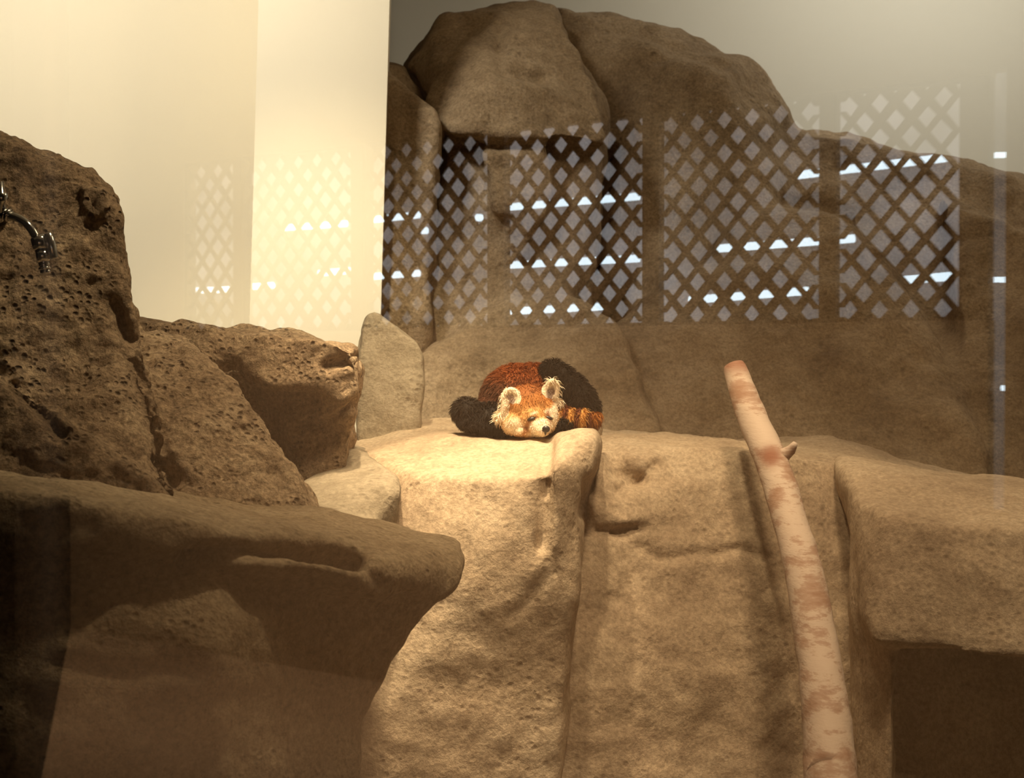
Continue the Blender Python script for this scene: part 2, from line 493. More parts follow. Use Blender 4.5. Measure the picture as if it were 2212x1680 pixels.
rock('rock_wedge', [
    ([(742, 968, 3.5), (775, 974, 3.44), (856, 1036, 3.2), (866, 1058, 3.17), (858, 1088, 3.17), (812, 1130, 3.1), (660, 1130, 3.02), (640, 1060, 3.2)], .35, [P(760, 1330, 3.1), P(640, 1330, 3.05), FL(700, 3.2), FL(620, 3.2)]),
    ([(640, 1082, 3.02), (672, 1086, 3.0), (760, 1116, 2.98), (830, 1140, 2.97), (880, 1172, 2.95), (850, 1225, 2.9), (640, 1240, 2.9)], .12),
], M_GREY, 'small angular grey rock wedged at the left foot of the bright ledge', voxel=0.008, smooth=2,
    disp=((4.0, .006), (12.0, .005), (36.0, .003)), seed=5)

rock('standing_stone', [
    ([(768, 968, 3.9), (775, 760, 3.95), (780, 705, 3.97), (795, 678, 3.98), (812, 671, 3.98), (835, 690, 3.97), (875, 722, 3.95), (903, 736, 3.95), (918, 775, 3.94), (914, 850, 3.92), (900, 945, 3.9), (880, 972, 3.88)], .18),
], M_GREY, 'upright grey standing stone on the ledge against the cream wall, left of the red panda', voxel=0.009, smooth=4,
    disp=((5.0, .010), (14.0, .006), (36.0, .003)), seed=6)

# --- overhanging rock, middle left
rock('overhang_rock', [
    ([(290, 694, 3.4), (390, 699, 3.4), (530, 716, 3.38), (640, 727, 3.3), (735, 737, 3.26), (770, 748, 3.26), (779, 790, 3.25), (772, 850, 3.27), (690, 845, 3.26), (470, 800, 3.3), (290, 800, 3.3)], .35),
    ([(500, 790, 3.42), (772, 800, 3.30), (768, 880, 3.31), (752, 945, 3.36), (730, 990, 3.38), (690, 1035, 3.35), (650, 1080, 3.34), (540, 1040, 3.4), (460, 860, 3.45)], .3, [FL(690, 3.4), FL(480, 3.4)]),
    ([(690, 835, 3.26), (765, 860, 3.26), (750, 925, 3.3), (680, 915, 3.28)], .12),
], M_POROUS, 'overhanging pitted brown rock with a cracked nose, left of the standing stone', voxel=0.008, smooth=4,
    disp=((4.0, .022), (11.0, .02), (32.0, .007), (70.0, .004)), seed=7,
    cracks=[([(700, 788), (735, 782), (775, 770)], 8, .045), ([(655, 915), (700, 920), (740, 890), (770, 865)], 7, .03), ([(490, 800), (520, 850), (560, 900), (600, 990)], 30, .05)])

# --- big pitted rock with the tap
rock('tap_rock', [
    ([(-120, 250, 2.8), (0, 299, 2.8), (105, 341, 2.8), (205, 379, 2.8), (240, 404, 2.8), (260, 455, 2.76), (280, 600, 2.72), (297, 740, 2.70), (-120, 760, 2.6)], .4),
    ([(-120, 700, 2.66), (285, 700, 2.72), (300, 790, 2.68), (330, 900, 2.6), (372, 1060, 2.5), (-120, 1120, 2.45)], .4, [FL(372, 2.6), FL(-120, 2.5)]),
    ([(296, 728, 2.92), (350, 726, 2.92), (415, 740, 2.88), (460, 800, 2.85), (500, 832, 2.8), (525, 862, 2.78), (560, 930, 2.74), (610, 1020, 2.7), (650, 1080, 2.68), (700, 1150, 2.66), (400, 1150, 2.52), (350, 1000, 2.6), (310, 830, 2.75)], .35, [FL(690, 2.75), FL(400, 2.6)]),
    ([(-120, 780, 2.5), (0, 815, 2.47), (50, 870, 2.44), (95, 930, 2.42), (190, 1000, 2.42), (380, 1060, 2.44), (-120, 1100, 2.38)], .25, [FL(-120, 2.5), FL(350, 2.5)]),
    ([(175, 400, 2.74), (225, 400, 2.74), (240, 440, 2.73), (215, 472, 2.72), (175, 460, 2.73)], .1),
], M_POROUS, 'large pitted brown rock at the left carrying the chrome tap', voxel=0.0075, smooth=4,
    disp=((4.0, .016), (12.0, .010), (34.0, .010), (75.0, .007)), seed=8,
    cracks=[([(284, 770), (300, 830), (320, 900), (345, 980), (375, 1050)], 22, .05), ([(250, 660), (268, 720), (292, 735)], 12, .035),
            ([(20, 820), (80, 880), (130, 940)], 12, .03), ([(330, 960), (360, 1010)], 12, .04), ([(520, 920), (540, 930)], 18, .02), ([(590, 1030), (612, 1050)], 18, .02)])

# --- foreground slab
rock('foreground_slab', [
    ([(-150, 985, 2.5), (150, 1026, 2.5), (400, 1078, 2.56), (560, 1112, 2.66), (700, 1140, 2.78), (862, 1166, 2.8), (-150, 1045, 2.06), (150, 1075, 2.08), (400, 1125, 2.14), (620, 1160, 2.28), (830, 1160, 2.6),
      (940, 1163, 2.62), (988, 1178, 2.6), (1008, 1226, 2.56), (992, 1270, 2.54), (950, 1306, 2.5), (800, 1285, 2.34), (740, 1225, 2.26), (560, 1190, 2.2), (400, 1200, 2.12), (-150, 1190, 2.04)], .12),
    ([(-150, 1170, 2.08), (300, 1225, 2.14), (420, 1205, 2.25), (600, 1205, 2.34), (730, 1240, 2.39), (725, 1680, 2.4), (720, 1800, 2.4), (-150, 1800, 2.02), (450, 1400, 2.10), (600, 1300, 2.26), (450, 1270, 2.17)], .35, [FL(-150, 2.0), FL(725, 2.4), FL(725, 2.7), FL(-150, 2.5)]),
    ([(600, 1205, 2.36), (760, 1230, 2.40), (870, 1262, 2.46), (952, 1296, 2.5), (846, 1428, 2.48), (640, 1440, 2.3)], .2),
    ([(640, 1400, 2.3), (850, 1425, 2.46), (775, 1560, 2.46), (640, 1570, 2.32)], .2),
    ([(640, 1540, 2.3), (777, 1552, 2.44), (742, 1690, 2.42), (730, 1800, 2.4), (640, 1800, 2.3)], .2, [FL(735, 2.4)]),
], M_SLAB, 'dark overhanging rock slab in the foreground at lower left, its nose pointing right', voxel=0.010, smooth=3,
    disp=((4.0, .014), (12.0, .008), (34.0, .004)), seed=9,
    cracks=[([(400, 1215), (470, 1200), (560, 1186), (640, 1186), (700, 1196), (770, 1208)], 17, .14), ([(770, 1205), (820, 1260), (890, 1290)], 10, .015),
            ([(150, 1370), (240, 1300), (320, 1260), (420, 1215)], 10, .015), ([(120, 1430), (260, 1455), (420, 1440)], 14, .012)])

# --- rocks on the lower right
rock('rock_bank', [
    ([(1275, 952, 3.78), (1380, 964, 3.72), (1560, 970, 3.7), (1650, 980, 3.7), (1790, 996, 3.75), (1860, 1030, 3.75), (1240, 1160, 3.5), (1800, 1200, 3.62), (1215, 1480, 3.4), (1195, 1750, 3.3), (2300, 1750, 3.6), (2300, 1100, 3.9)], .9,
     [FL(1195, 3.2), FL(2300, 3.6), P(1300, 945, 4.6), P(1800, 950, 4.6)]),
    ([(1285, 980, 3.6), (1330, 970, 3.63), (1445, 980, 3.68), (1450, 1015, 3.65), (1395, 1080, 3.57), (1388, 1138, 3.53), (1290, 1138, 3.5), (1262, 1090, 3.5)], .25),
], M_TAN, 'smooth tan rock bank behind the leaning branch, right of the bright ledge', voxel=0.013, smooth=5,
    disp=((2.6, .028), (9.0, .010), (28.0, .006)), seed=10,
    cracks=[([(1250, 1040), (1272, 1030), (1278, 1060)], 10, .05), ([(1270, 1145), (1330, 1150), (1385, 1140)], 8, .03), ([(1380, 1180), (1430, 1212), (1500, 1195), (1560, 1195), (1600, 1180), (1660, 1205)], 7, .018),
            ([(1310, 1290), (1345, 1300), (1360, 1250)], 7, .012), ([(1330, 985), (1340, 1015), (1385, 1035)], 16, .05), ([(1335, 1060), (1390, 1030), (1420, 1000)], 9, .03)])

rock('rock_mound', [
    ([(1800, 996, 3.65), (1870, 1012, 3.5), (2000, 1032, 3.42), (2300, 1062, 3.4), (1850, 1085, 3.25), (1900, 1108, 3.12), (2020, 1122, 3.05), (2300, 1142, 3.0), (1880, 1395, 3.02), (2040, 1410, 2.98), (2300, 1438, 2.9)], .3),
    ([(1840, 1090, 3.3), (1905, 1120, 3.14), (1935, 1400, 3.05), (1930, 1750, 3.05), (1850, 1750, 3.15), (1850, 1300, 3.2)], .4, [FL(1930, 3.05), FL(1850, 3.2)]),
], M_TAN, 'rounded tan rock mound at lower right above a dark hollow', voxel=0.013, smooth=7,
    disp=((2.6, .024), (9.0, .008), (28.0, .0035)), seed=11)

# ------------------------------------------------------------------ leaning branch
def branch_mat():
    m, nt, b = new_mat('peeling_bark')
    L = nt.links.new
    tc = N(nt, 'ShaderNodeTexCoord')
    mp = N(nt, 'ShaderNodeMapping'); mp.inputs['Scale'].default_value = (6, 6, 26); mp.inputs['Rotation'].default_value = (0.25, 0.2, 0)
    L(tc.outputs['Object'], mp.inputs['Vector'])
    n1 = N(nt, 'ShaderNodeTexNoise', Scale=2.6, Detail=7.0, Roughness=0.72); L(mp.outputs[0], n1.inputs['Vector'])
    n2 = N(nt, 'ShaderNodeTexNoise', Scale=7.0, Detail=4.0); L(tc.outputs['Object'], n2.inputs['Vector'])
    ad = N(nt, 'ShaderNodeMath', operation='ADD'); L(n1.outputs['Fac'], ad.inputs[0]); L(n2.outputs['Fac'], ad.inputs[1])
    cr = N(nt, 'ShaderNodeValToRGB'); e = cr.color_ramp.elements
    e[0].position, e[0].color = 0.76, (0.38, 0.21, 0.13, 1)
    e[1].position, e[1].color = 1.08 - .08, (0.66, 0.50, 0.38, 1)
    cr.color_ramp.elements.new(0.93).color = (0.50, 0.33, 0.235, 1)
    L(ad.outputs[0], cr.inputs['Fac'])
    at = N(nt, 'ShaderNodeAttribute', attribute_name='bare')
    mx = N(nt, 'ShaderNodeMix', data_type='RGBA')
    L(at.outputs['Fac'], mx.inputs['Factor']); L(cr.outputs['Color'], mx.inputs['A']); mx.inputs['B'].default_value = (0.30, 0.115, 0.06, 1)
    L(mx.outputs['Result'], b.inputs['Base Color'])
    b.inputs['Roughness'].default_value = 0.75
    bp = N(nt, 'ShaderNodeBump', Strength=0.5, Distance=0.006); L(n1.outputs['Fac'], bp.inputs['Height']); L(bp.outputs['Normal'], b.inputs['Normal'])
    return m
M_BARK = branch_mat()

axis = [(1586, 788, 3.62, 22), (1594, 810, 3.6, 27), (1614, 870, 3.52, 31), (1638, 930, 3.44, 33), (1662, 985, 3.36, 35.5), (1684, 1050, 3.27, 36.5), (1708, 1130, 3.15, 37.5),
        (1730, 1210, 3.02, 40), (1749, 1300, 2.9, 43), (1767, 1400, 2.76, 46), (1781, 1500, 2.62, 50), (1792, 1600, 2.5, 53.5), (1797, 1690, 2.4, 57), (1802, 1800, 2.28, 60)]
ap = [P(x, y, d) for x, y, d, r in axis]
ar = [r / F * d for x, y, d, r in axis]
tail_dir = (ap[-1] - ap[-2]).normalized()
steps = (ap[-1].z - 0.02) / -tail_dir.z
ap.append(ap[-1] + tail_dir * steps); ar.append(ar[-1] * 1.08)

def resample(pts, rad, step=0.018):
    out, orr = [], []
    for i in range(len(pts) - 1):
        p0, p1, p2, p3 = pts[max(i - 1, 0)], pts[i], pts[i + 1], pts[min(i + 2, len(pts) - 1)]
        n = max(2, int((p2 - p1).length / step))
        for k in range(n):
            t = k / n
            out.append(.5 * ((2 * p1) + (p2 - p0) * t + (2 * p0 - 5 * p1 + 4 * p2 - p3) * t * t + (3 * p1 - p0 - 3 * p2 + p3) * t ** 3))
            orr.append(rad[i] + (rad[i + 1] - rad[i]) * t)
    out.append(pts[-1]); orr.append(rad[-1])
    return out, orr

bp_, br_ = resample(ap, ar)
br_ = [r * (1 + .05 * noise.noise(p * 7)) for p, r in zip(bp_, br_)]
bp_ = [p + Vector((noise.noise(p * 4), 0, noise.noise(p * 4 + Vector((9, 0, 0))))) * .004 for p in bp_]
bp_.insert(0, bp_[0] + (bp_[0] - bp_[1]).normalized() * .004); br_.insert(0, br_[0] * .72)
bm = bmesh.new()
add_tube(bm, bp_, br_, 28)
me = bm_mesh(bm, 'trunk')
c = coords(me)
no = normals(me)
put(me, c + no * (np.array([noise.noise(Vector(v) * 24) for v in c]) * .0025)[:, None])
px, _ = project(coords(me))
a = me.attributes.new('bare', 'FLOAT', 'POINT')
w = np.exp(-(((px[:, 0] - 1664) / 26) ** 2 + ((px[:, 1] - 985) / 24) ** 2) ** 2) + 0.85 * np.clip((815 - px[:, 1]) / 25, 0, 1)
a.data.foreach_set('value', np.clip(w, 0, 1).astype(np.float32))
branch = empty('branch', (bp_[-1].x, bp_[-1].y, 0.0))
tag(branch, 'long pale peeling branch leaning up from the bottom right against the rock bank', 'branch')
inv = Matrix.Translation(-branch.location)
me.transform(inv)
link('stem', me, M_BARK, branch)
bm = bmesh.new()
s0, s1, s2 = P(1690, 985, 3.33), P(1708, 972, 3.32), P(1718, 957, 3.31)
add_tube(bm, [s0, s0.lerp(s1, .5), s1, s1.lerp(s2, .6), s2], [.019, .015, .0125, .009, .0065], 14)
me = bm_mesh(bm, 'twig_stub'); me.transform(inv)
me.attributes.new('bare', 'FLOAT', 'POINT')
link('twig_stub', me, M_BARK, branch)

# ------------------------------------------------------------------ chrome tap on the left rock
M_CHROME = plain('polished_chrome', (0.62, 0.60, 0.57), 0.12, 1.0)
TD = 2.60
tap = empty('tap', P(10, 470, TD + .12))
tag(tap, 'chrome water tap with a curved pipe sticking out of the large pitted rock', 'tap')
tinv = Matrix.Translation(-tap.location)
def tap_part(name, bm):
    me = bm_mesh(bm, name)
    me.transform(tinv)
    return link(name, me, M_CHROME, tap)
def px_r(r, d=TD): return r / F * d
bm = bmesh.new()
ring = [(-25, 455, TD + .1), (2, 462, TD + .02), (14, 465, TD), (36, 470, TD - .005), (56, 482, TD - .01), (72, 502, TD - .01), (80, 520, TD - .01), (84, 545, TD - .01)]
pp, rr = resample([P(*q) for q in ring], [px_r(9)] * len(ring), .006)
add_tube(bm, pp, rr, 20)
tap_part('curved_pipe', bm)
bm = bmesh.new()
q0, q1 = P(8, 461, TD), P(24, 467, TD)
for a0, a1, r in ((0, .35, 13), (.42, .8, 15), (.86, 1.1, 12)):
    add_tube(bm, [q0.lerp(q1, a0), q0.lerp(q1, a1)], px_r(r), 8)
tap_part('pipe_union', bm)
bm = bmesh.new()
b0, b1 = P(74, 528, TD - .012), P(108, 520, TD - .012)
add_tube(bm, [b0, b0.lerp(b1, .75)], px_r(20), 6)
tap_part('valve_body', bm)
bm = bmesh.new()
k0, k1 = P(105, 506, TD - .014), P(117, 558, TD - .014)
add_tube(bm, [k0 + (k0 - k1) * .05, k0, k1, k1 + (k1 - k0) * .05], [px_r(7), px_r(10), px_r(10), px_r(7)], 16)
tap_part('handle', bm)
bm = bmesh.new()
n0, n1 = P(90, 540, TD - .012), P(99, 592, TD - .012)
for a0, a1, r in ((0, .5, 15), (.5, .72, 12), (.72, .82, 14), (.82, 1.0, 11.5)):
    add_tube(bm, [n0.lerp(n1, a0), n0.lerp(n1, a1)], px_r(r), 16)
tap_part('spout', bm)
bm = bmesh.new()
h0, h1 = P(6, 460, TD), P(1, 392, TD - .01)
add_tube(bm, [h0, h0.lerp(h1, .3), h0.lerp(h1, .35), h0.lerp(h1, .62), h0.lerp(h1, .66), h1], [px_r(9), px_r(9), px_r(13), px_r(13), px_r(7), px_r(7)], 14)
tap_part('valve_stem', bm)
bm = bmesh.new()
wc = P(-25, 455, TD + .075)
add_tube(bm, [wc + Vector((0, -.012, 0)), wc + Vector((0, .05, 0))], px_r(30), 24)
tap_part('wall_flange', bm)

# ------------------------------------------------------------------ red panda
PD = 3.62
PS = PD / F                                  # metres per pixel at the panda
def Q(x, y, z=0.0):
    """Panda modelling space: pixels across and down, z pixels towards the camera."""
    return P(x, y, PD) + Vector((0, -z * PS, 0))

def ellipsoid(bm, c, r, rot=0.0, pitch=0.0, yaw=0.0):
    q = bmesh.ops.create_icosphere(bm, subdivisions=4, radius=1.0)
    m = Matrix.Rotation(R(rot), 3, 'Y') @ Matrix.Rotation(R(pitch), 3, 'X') @ Matrix.Rotation(R(yaw), 3, 'Z')
    for v in q['verts']:
        v.co = Q(*c) + m @ Vector((v.co.x * r[0] * PS, v.co.y * r[2] * PS, v.co.z * r[1] * PS))

RUST, DEEP, BLACK = (0.34, 0.085, 0.02), (0.13, 0.048, 0.024), (0.013, 0.010, 0.008)
ORANGE, GOLD, WHITE, GREYEAR = (0.50, 0.16, 0.03), (0.66, 0.32, 0.085), (0.88, 0.74, 0.55), (0.32, 0.22, 0.17)
prims = [  # centre, radii, in-plane turn, tint
    ((1118, 868, -75), (80, 80, 85), 0, 'torso'), ((1152, 852, -85), (62, 66, 78), 0, 'torso'), ((1078, 895, -55), (52, 50, 60), 0, 'torso'),
    ((1190, 885, -70), (60, 55, 60), 0, 'torso'),
    ((1052, 905, -5), (52, 33, 42), -8, 'limb'), ((1010, 890, 0), (32, 29, 30), 15, 'limb'), ((1032, 915, 8), (44, 20, 34), 8, 'limb'), ((1088, 920, 20), (34, 22, 32), 0, 'limb'),
    ((1196, 801, -30), (26, 24, 26), 0, 'limb'), ((1213, 818, -24), (32, 30, 30), 30, 'limb'), ((1234, 842, -14), (34, 36, 32), 40, 'limb'), ((1254, 866, -5), (31, 35, 30), 35, 'limb'), ((1272, 890, 3), (19, 30, 24), 30, 'limb'),
    ((1205, 915, 30), (34, 14, 24), 0, 'limb'),
    ((1228, 905, 15), (30, 26, 26), 0, 'tail'), ((1255, 905, 15), (28, 26, 26), 0, 'tail'), ((1277, 903, 8), (19, 24, 24), 0, 'tail'),
    ((1142, 880, 25), (52, 50, 48), 0, 'head'), ((1143, 860, 18), (44, 30, 42), 0, 'head'), ((1112, 912, 42), (31, 27, 30), 0, 'head'), ((1182, 900, 40), (24, 34, 28), 0, 'head'),
    ((1150, 902, 55), (32, 30, 28), 0, 'head'), ((1166, 920, 72), (24, 20, 22), -8, 'head'), ((1170, 926, 84), (15, 13, 14), 0, 'head'), ((1140, 930, 50), (38, 13, 26), 0, 'head'),
]
# ears: a rim that curls round a hollow
def ear(bm, c, w, h, rot, z):
    n = 22
    m = Matrix.Rotation(R(rot), 3, 'Y')
    for k in range(n):
        a = math.pi * (-.12 + 1.24 * k / (n - 1))
        off = m @ Vector((math.cos(a) * w * PS, 0, math.sin(a) * h * PS))
        q = bmesh.ops.create_icosphere(bm, subdivisions=2, radius=6.2 * PS)
        for v in q['verts']:
            v.co += Q(*c, z) + off
    q = bmesh.ops.create_icosphere(bm, subdivisions=4, radius=1.0)
    for v in q['verts']:
        v.co = Q(*c, z - 6) + m @ Vector((v.co.x * w * PS, v.co.y * 7 * PS, v.co.z * h * PS))

EARS = [((1102, 860), 15, 19, 4, 58), ((1189, 847), 13, 25, 14, 34)]
bm = bmesh.new()
for c_, r_, rot_, kind_ in prims:
    ellipsoid(bm, c_, r_, rot_)
for c_, w_, h_, rot_, z_ in EARS:
    ear(bm, c_, w_, h_, rot_, z_)
ellipsoid(bm, (1089, 878, 56), (8, 20, 9), 4)       # tuft below the left ear
ellipsoid(bm, (1080, 897, 54), (8, 13, 9), 35)
ellipsoid(bm, (1203, 866, 28), (8, 14, 8), -25)     # tuft below the right ear
me0 = bpy.data.meshes.new('work'); bm.to_mesh(me0); bm.free()
me = evaluated(me0, [('REMESH', dict(mode='VOXEL', voxel_size=0.0034, adaptivity=0.0))])
laplace(me, 3)
co = coords(me)
fur_n = np.array([noise.noise(Vector(v) * 40) for v in co])
co = co + normals(me) * (fur_n * .0012)[:, None]
put(me, co)
shade(me)

def blend(a, b, t): return a + (b - a) * np.clip(t, 0, 1)[:, None]
def sm(e0, e1, v):
    t = np.clip((v - e0) / (e1 - e0), 0, 1)
    return t * t * (3 - 2 * t)

def coat(co):
    """Pigment of the coat at each point, in the panda's own modelling space."""
    base = np.array(P(0, 0, PD)); o = np.array(Q(1140, 880, 0))
    ex = np.array(Q(1141, 880, 0)) - o; ey = np.array(Q(1140, 881, 0)) - o
    rel = co - o
    X = 1140 + rel @ ex / (ex @ ex); Y = 880 + rel @ ey / (ey @ ey); Z = -rel[:, 1] / PS
    best = np.full(len(co), 1e9); kind = np.zeros(len(co), int)
    names = ['torso', 'limb', 'tail', 'head']
    for c_, r_, rot_, k_ in prims:
        a = R(rot_)
        dx, dy, dz = X - c_[0], Y - c_[1], Z - c_[2]
        u = dx * math.cos(a) + dy * math.sin(a) * 1.0
        v = -dx * math.sin(a) + dy * math.cos(a)
        s = (np.sqrt((u / r_[0]) ** 2 + (v / r_[1]) ** 2 + (dz / r_[2]) ** 2) - 1) * min(r_)
        m = s < best
        best[m] = s[m]; kind[m] = names.index(k_)
    A = lambda c_: np.tile(np.array(c_), (len(co), 1))
    n = np.array([noise.noise(Vector(c_) * 30) for c_ in co])
    torso = blend(A(RUST), A(DEEP), sm(808, 862, Y + n * 12 + (1150 - X) * .22))
    torso = blend(torso, A(BLACK), sm(868, 905, Y + n * 8))
    limb = A(BLACK)
    band = .5 + .5 * np.cos((X + n * 4 + (Y - 900) * .25 - 1232) / 27.0 * 2 * np.pi)
    tail = blend(A((0.20, 0.06, 0.025)), A(GOLD), sm(.25, .6, band))
    tail = blend(tail, A(ORANGE), sm(1268, 1285, X) * .8)
    head = blend(A((0.30, 0.10, 0.028)), A((0.50, 0.20, 0.055)), sm(834, 866, Y + n * 10))
    head = blend(head, A((0.68, 0.38, 0.14)), sm(862, 900, Y + n * 10))
    def spot_(x, y, rx, ry, c_, rot=0.0, soft=.35):
        nonlocal head
        a = R(rot); u = (X - x) * math.cos(a) + (Y - y) * math.sin(a); v = -(X - x) * math.sin(a) + (Y - y) * math.cos(a)
        q = np.sqrt((u / rx) ** 2 + (v / ry) ** 2)
        head = blend(head, A(c_), sm(1 + soft, 1 - soft, q + n * .15) * (Z > 5))
    spot_(1111, 920, 24, 17, WHITE, 0, .5)         # cheek
    spot_(1194, 900, 9, 28, WHITE, 6)              # far cheek
    spot_(1186, 888, 10, 6, WHITE, 0, .6)
    spot_(1137, 921, 6, 20, (0.42, 0.20, 0.09), 22, .6)   # tear mark
    spot_(1182, 906, 5, 20, (0.36, 0.14, 0.06), 0, .5)
    spot_(1166, 921, 23, 19, WHITE, 0, .25)        # muzzle
    spot_(1148, 902, 11, 5, (0.16, 0.08, 0.04), -16, .6)  # eye rim
    spot_(1152, 891, 7, 3, WHITE, -16, .8)       # brow
    spot_(1164, 937, 24, 6, WHITE, 0, .5)
    C = np.where((kind == 0)[:, None], torso, np.where((kind == 1)[:, None], limb, np.where((kind == 2)[:, None], tail, head)))
    # ears and their tufts
    for (cx, cy), w_, h_, rot_, z_ in EARS:
        a = R(rot_)
        u = (X - cx) * math.cos(a) + (Y - cy) * math.sin(a); v = -(X - cx) * math.sin(a) + (Y - cy) * math.cos(a)
        q = np.sqrt((u / (w_ + 8)) ** 2 + (v / (h_ + 8)) ** 2)
        isear = (q < 1.0) & (v < h_ * .55) & (np.abs(Z - z_) < 18) & (best > -1.0)
        inner = sm(.62, .30, np.sqrt((u / (w_ + 8)) ** 2 + ((v - 3) / (h_ + 6)) ** 2))
        ec = blend(A(WHITE), A(GREYEAR), inner)
        C = np.where(isear[:, None], ec, C)
    for x, y, rx, ry, rot_ in ((1090, 880, 10, 22, 4), (1080, 899, 11, 15, 35), (1203, 866, 9, 15, -25)):
        a = R(rot_)
        u = (X - x) * math.cos(a) + (Y - y) * math.sin(a); v = -(X - x) * math.sin(a) + (Y - y) * math.cos(a)
        hit = ((u / rx) ** 2 + (v / ry) ** 2 < 1.15) & (Z > 18)
        C = np.where(hit[:, None], A(WHITE), C)
    return C * (1 + n * .15)[:, None]

def colour(me, C):
    a = me.color_attributes.new('coat', 'FLOAT_COLOR', 'POINT')
    a.data.foreach_set('color', np.concatenate([np.clip(C, 0, 1), np.ones((len(C), 1))], 1).astype(np.float32).ravel())

colour(me, coat(co))
def coat_mat(name):
    m, nt, b = new_mat(name)
    at = N(nt, 'ShaderNodeAttribute', attribute_name='coat')
    nt.links.new(at.outputs['Color'], b.inputs['Base Color'])
    b.inputs['Roughness'].default_value = 0.7
    b.inputs['Specular IOR Level'].default_value = 0.15
    return m
M_COAT = coat_mat('red_panda_coat')
panda = empty('red_panda', Q(1140, 940, 0))
tag(panda, 'rust red panda with white ears asleep curled on the bright rock ledge', 'red panda')
pinv = Matrix.Translation(-panda.location)
body_co, body_no = co.copy(), normals(me)
# area of each face, for even fur
me.calc_loop_triangles()
tri = np.empty(len(me.loop_triangles) * 3, dtype=np.int32); me.loop_triangles.foreach_get('vertices', tri); tri = tri.reshape(-1, 3)
me.transform(pinv)
link('body', me, M_COAT, panda)

rng = np.random.default_rng(3)
v0, v1, v2 = (body_co[tri[:, k]] for k in range(3))
ar_ = np.linalg.norm(np.cross(v1 - v0, v2 - v0), axis=1)
NF = 26000
pick = rng.choice(len(tri), NF, p=ar_ / ar_.sum())
u = rng.random((NF, 2)); u = np.where(u.sum(1, keepdims=True) > 1, 1 - u, u)
root = v0[pick] + (v1 - v0)[pick] * u[:, :1] + (v2 - v0)[pick] * u[:, 1:]
nn = body_no[tri[pick, 0]]
down = np.array([0, 0, -1.0])
flow = down + rng.normal(0, .35, (NF, 3))
flow = flow - nn * (flow * nn).sum(1, keepdims=True)
flow /= np.linalg.norm(flow, axis=1, keepdims=True) + 1e-6
px_f, _ = project(root)
on_head = (px_f[:, 0] > 1082) & (px_f[:, 0] < 1208) & (px_f[:, 1] > 830) & (root[:, 1] < np.array(Q(1140, 880, 5))[1])
length = np.where(on_head, .005, .015) * (.7 + .6 * rng.random(NF))
tipd = nn * .55 + flow * .85
tipd /= np.linalg.norm(tipd, axis=1, keepdims=True)
mid = root + (nn * .7 + flow * .5) * (length * .5)[:, None]
tip = root + tipd * length[:, None]
side = np.cross(tipd, rng.normal(0, 1, (NF, 3))); side /= np.linalg.norm(side, axis=1, keepdims=True)
wd = np.where(on_head, .0008, .0012)[:, None]
verts = np.concatenate([root - side * wd, root + side * wd, mid + side * wd * .7, mid - side * wd * .7, tip], 1).reshape(-1, 3)
faces = []
for i in range(NF):
    b5 = i * 5
    faces.append((b5, b5 + 1, b5 + 2, b5 + 3)); faces.append((b5 + 3, b5 + 2, b5 + 4))
fm = bpy.data.meshes.new('fur')
fm.from_pydata(verts.tolist(), [], faces)
cf = coat(root) * (.75 + .5 * rng.random((NF, 1)))
colour(fm, np.repeat(cf, 5, 0))
fm.transform(pinv)
fur = link('fur', fm, M_COAT, panda)
fur['kind'] = 'stuff'

M_NOSE = plain('dark_nose_leather', (0.03, 0.024, 0.022), 0.35)
bm = bmesh.new(); ellipsoid(bm, (1177, 924, 97), (8.5, 7.5, 5), -10)
ellipsoid(bm, (1176, 931, 95), (2.2, 6, 3.5), 0)
me = bm_mesh(bm, 'nose'); me.transform(pinv); link('nose', me, M_NOSE, panda)
for ex_, ey_, ez_, rot_ in ((1147, 903, 81, -16), (1184, 901, 67, 18)):
    bm = bmesh.new(); ellipsoid(bm, (ex_, ey_, ez_), (9, 3.8, 4.5), rot_)
    me = bm_mesh(bm, 'eye'); me.transform(pinv); link('eye', me, M_NOSE, panda)

# ------------------------------------------------------------------ visitor gallery behind the camera (mirrored in the viewing window)
# The wall is set out in its mirror image, then folded back over the pane to where it really stands.
MIRROR = Matrix.Translation((0, 2 * PANE_Y, 0)) @ Matrix.Scale(-1, 4, (0, 1, 0))
VM = Matrix.Translation(EYE) @ Matrix.Rotation(R(90.0 - 0.94), 4, 'X')
GAL = MIRROR @ CM @ VM.inverted()
GK = 2.15e-4
TH = math.atan(GK * F)
PV = 0.15                                     # height of one lattice diamond
PH = PV * 0.921                               # width of one lattice diamond
D0 = F * PV / 64.2
UNIT = D0 / F
wdir = Vector((math.cos(TH), -math.sin(TH), 0)); wout = Vector((math.sin(TH), math.cos(TH), 0))
worg = Vector((0, D0, 0))
def S(px):
    d = D0 / (1 + GK * (px - 1106.0))
    return (px - 1106.0) / F * d / math.cos(TH)
def HZ(px, y):
    return EYE.z + (790.0 - y) / F * D0 / (1 + GK * (px - 1106.0))
def G3(s, off, z):
    p = worg + wdir * s + wout * off
    return GAL @ Vector((p.x, p.y, z))
def gal_box(bm, s0, s1, o0, o1, z0, z1):
    v = [bm.verts.new(G3(s, o, z)) for z in (z0, z1) for o in (o0, o1) for s in (s0, s1)]
    for f in ((0, 1, 3, 2), (4, 6, 7, 5), (0, 4, 5, 1), (2, 3, 7, 6), (0, 2, 6, 4), (1, 5, 7, 3)):
        bm.faces.new([v[i] for i in f])
ZB, ZT = EYE.z + 82 * UNIT, EYE.z + 514 * UNIT
panels = [(410, 3, 327), (540, 6, 327), (805, 6, 330), (1103.5, 6, 339), (1441, 6, 356), (1826.5, 4, 357.6)]
spans = []
for px, n, ph in panels:
    s0 = S(px) - .36 * PH
    spans.append((s0, S(px) + (n - 1) * PH + (.36 if n == 6 else .5) * PH))
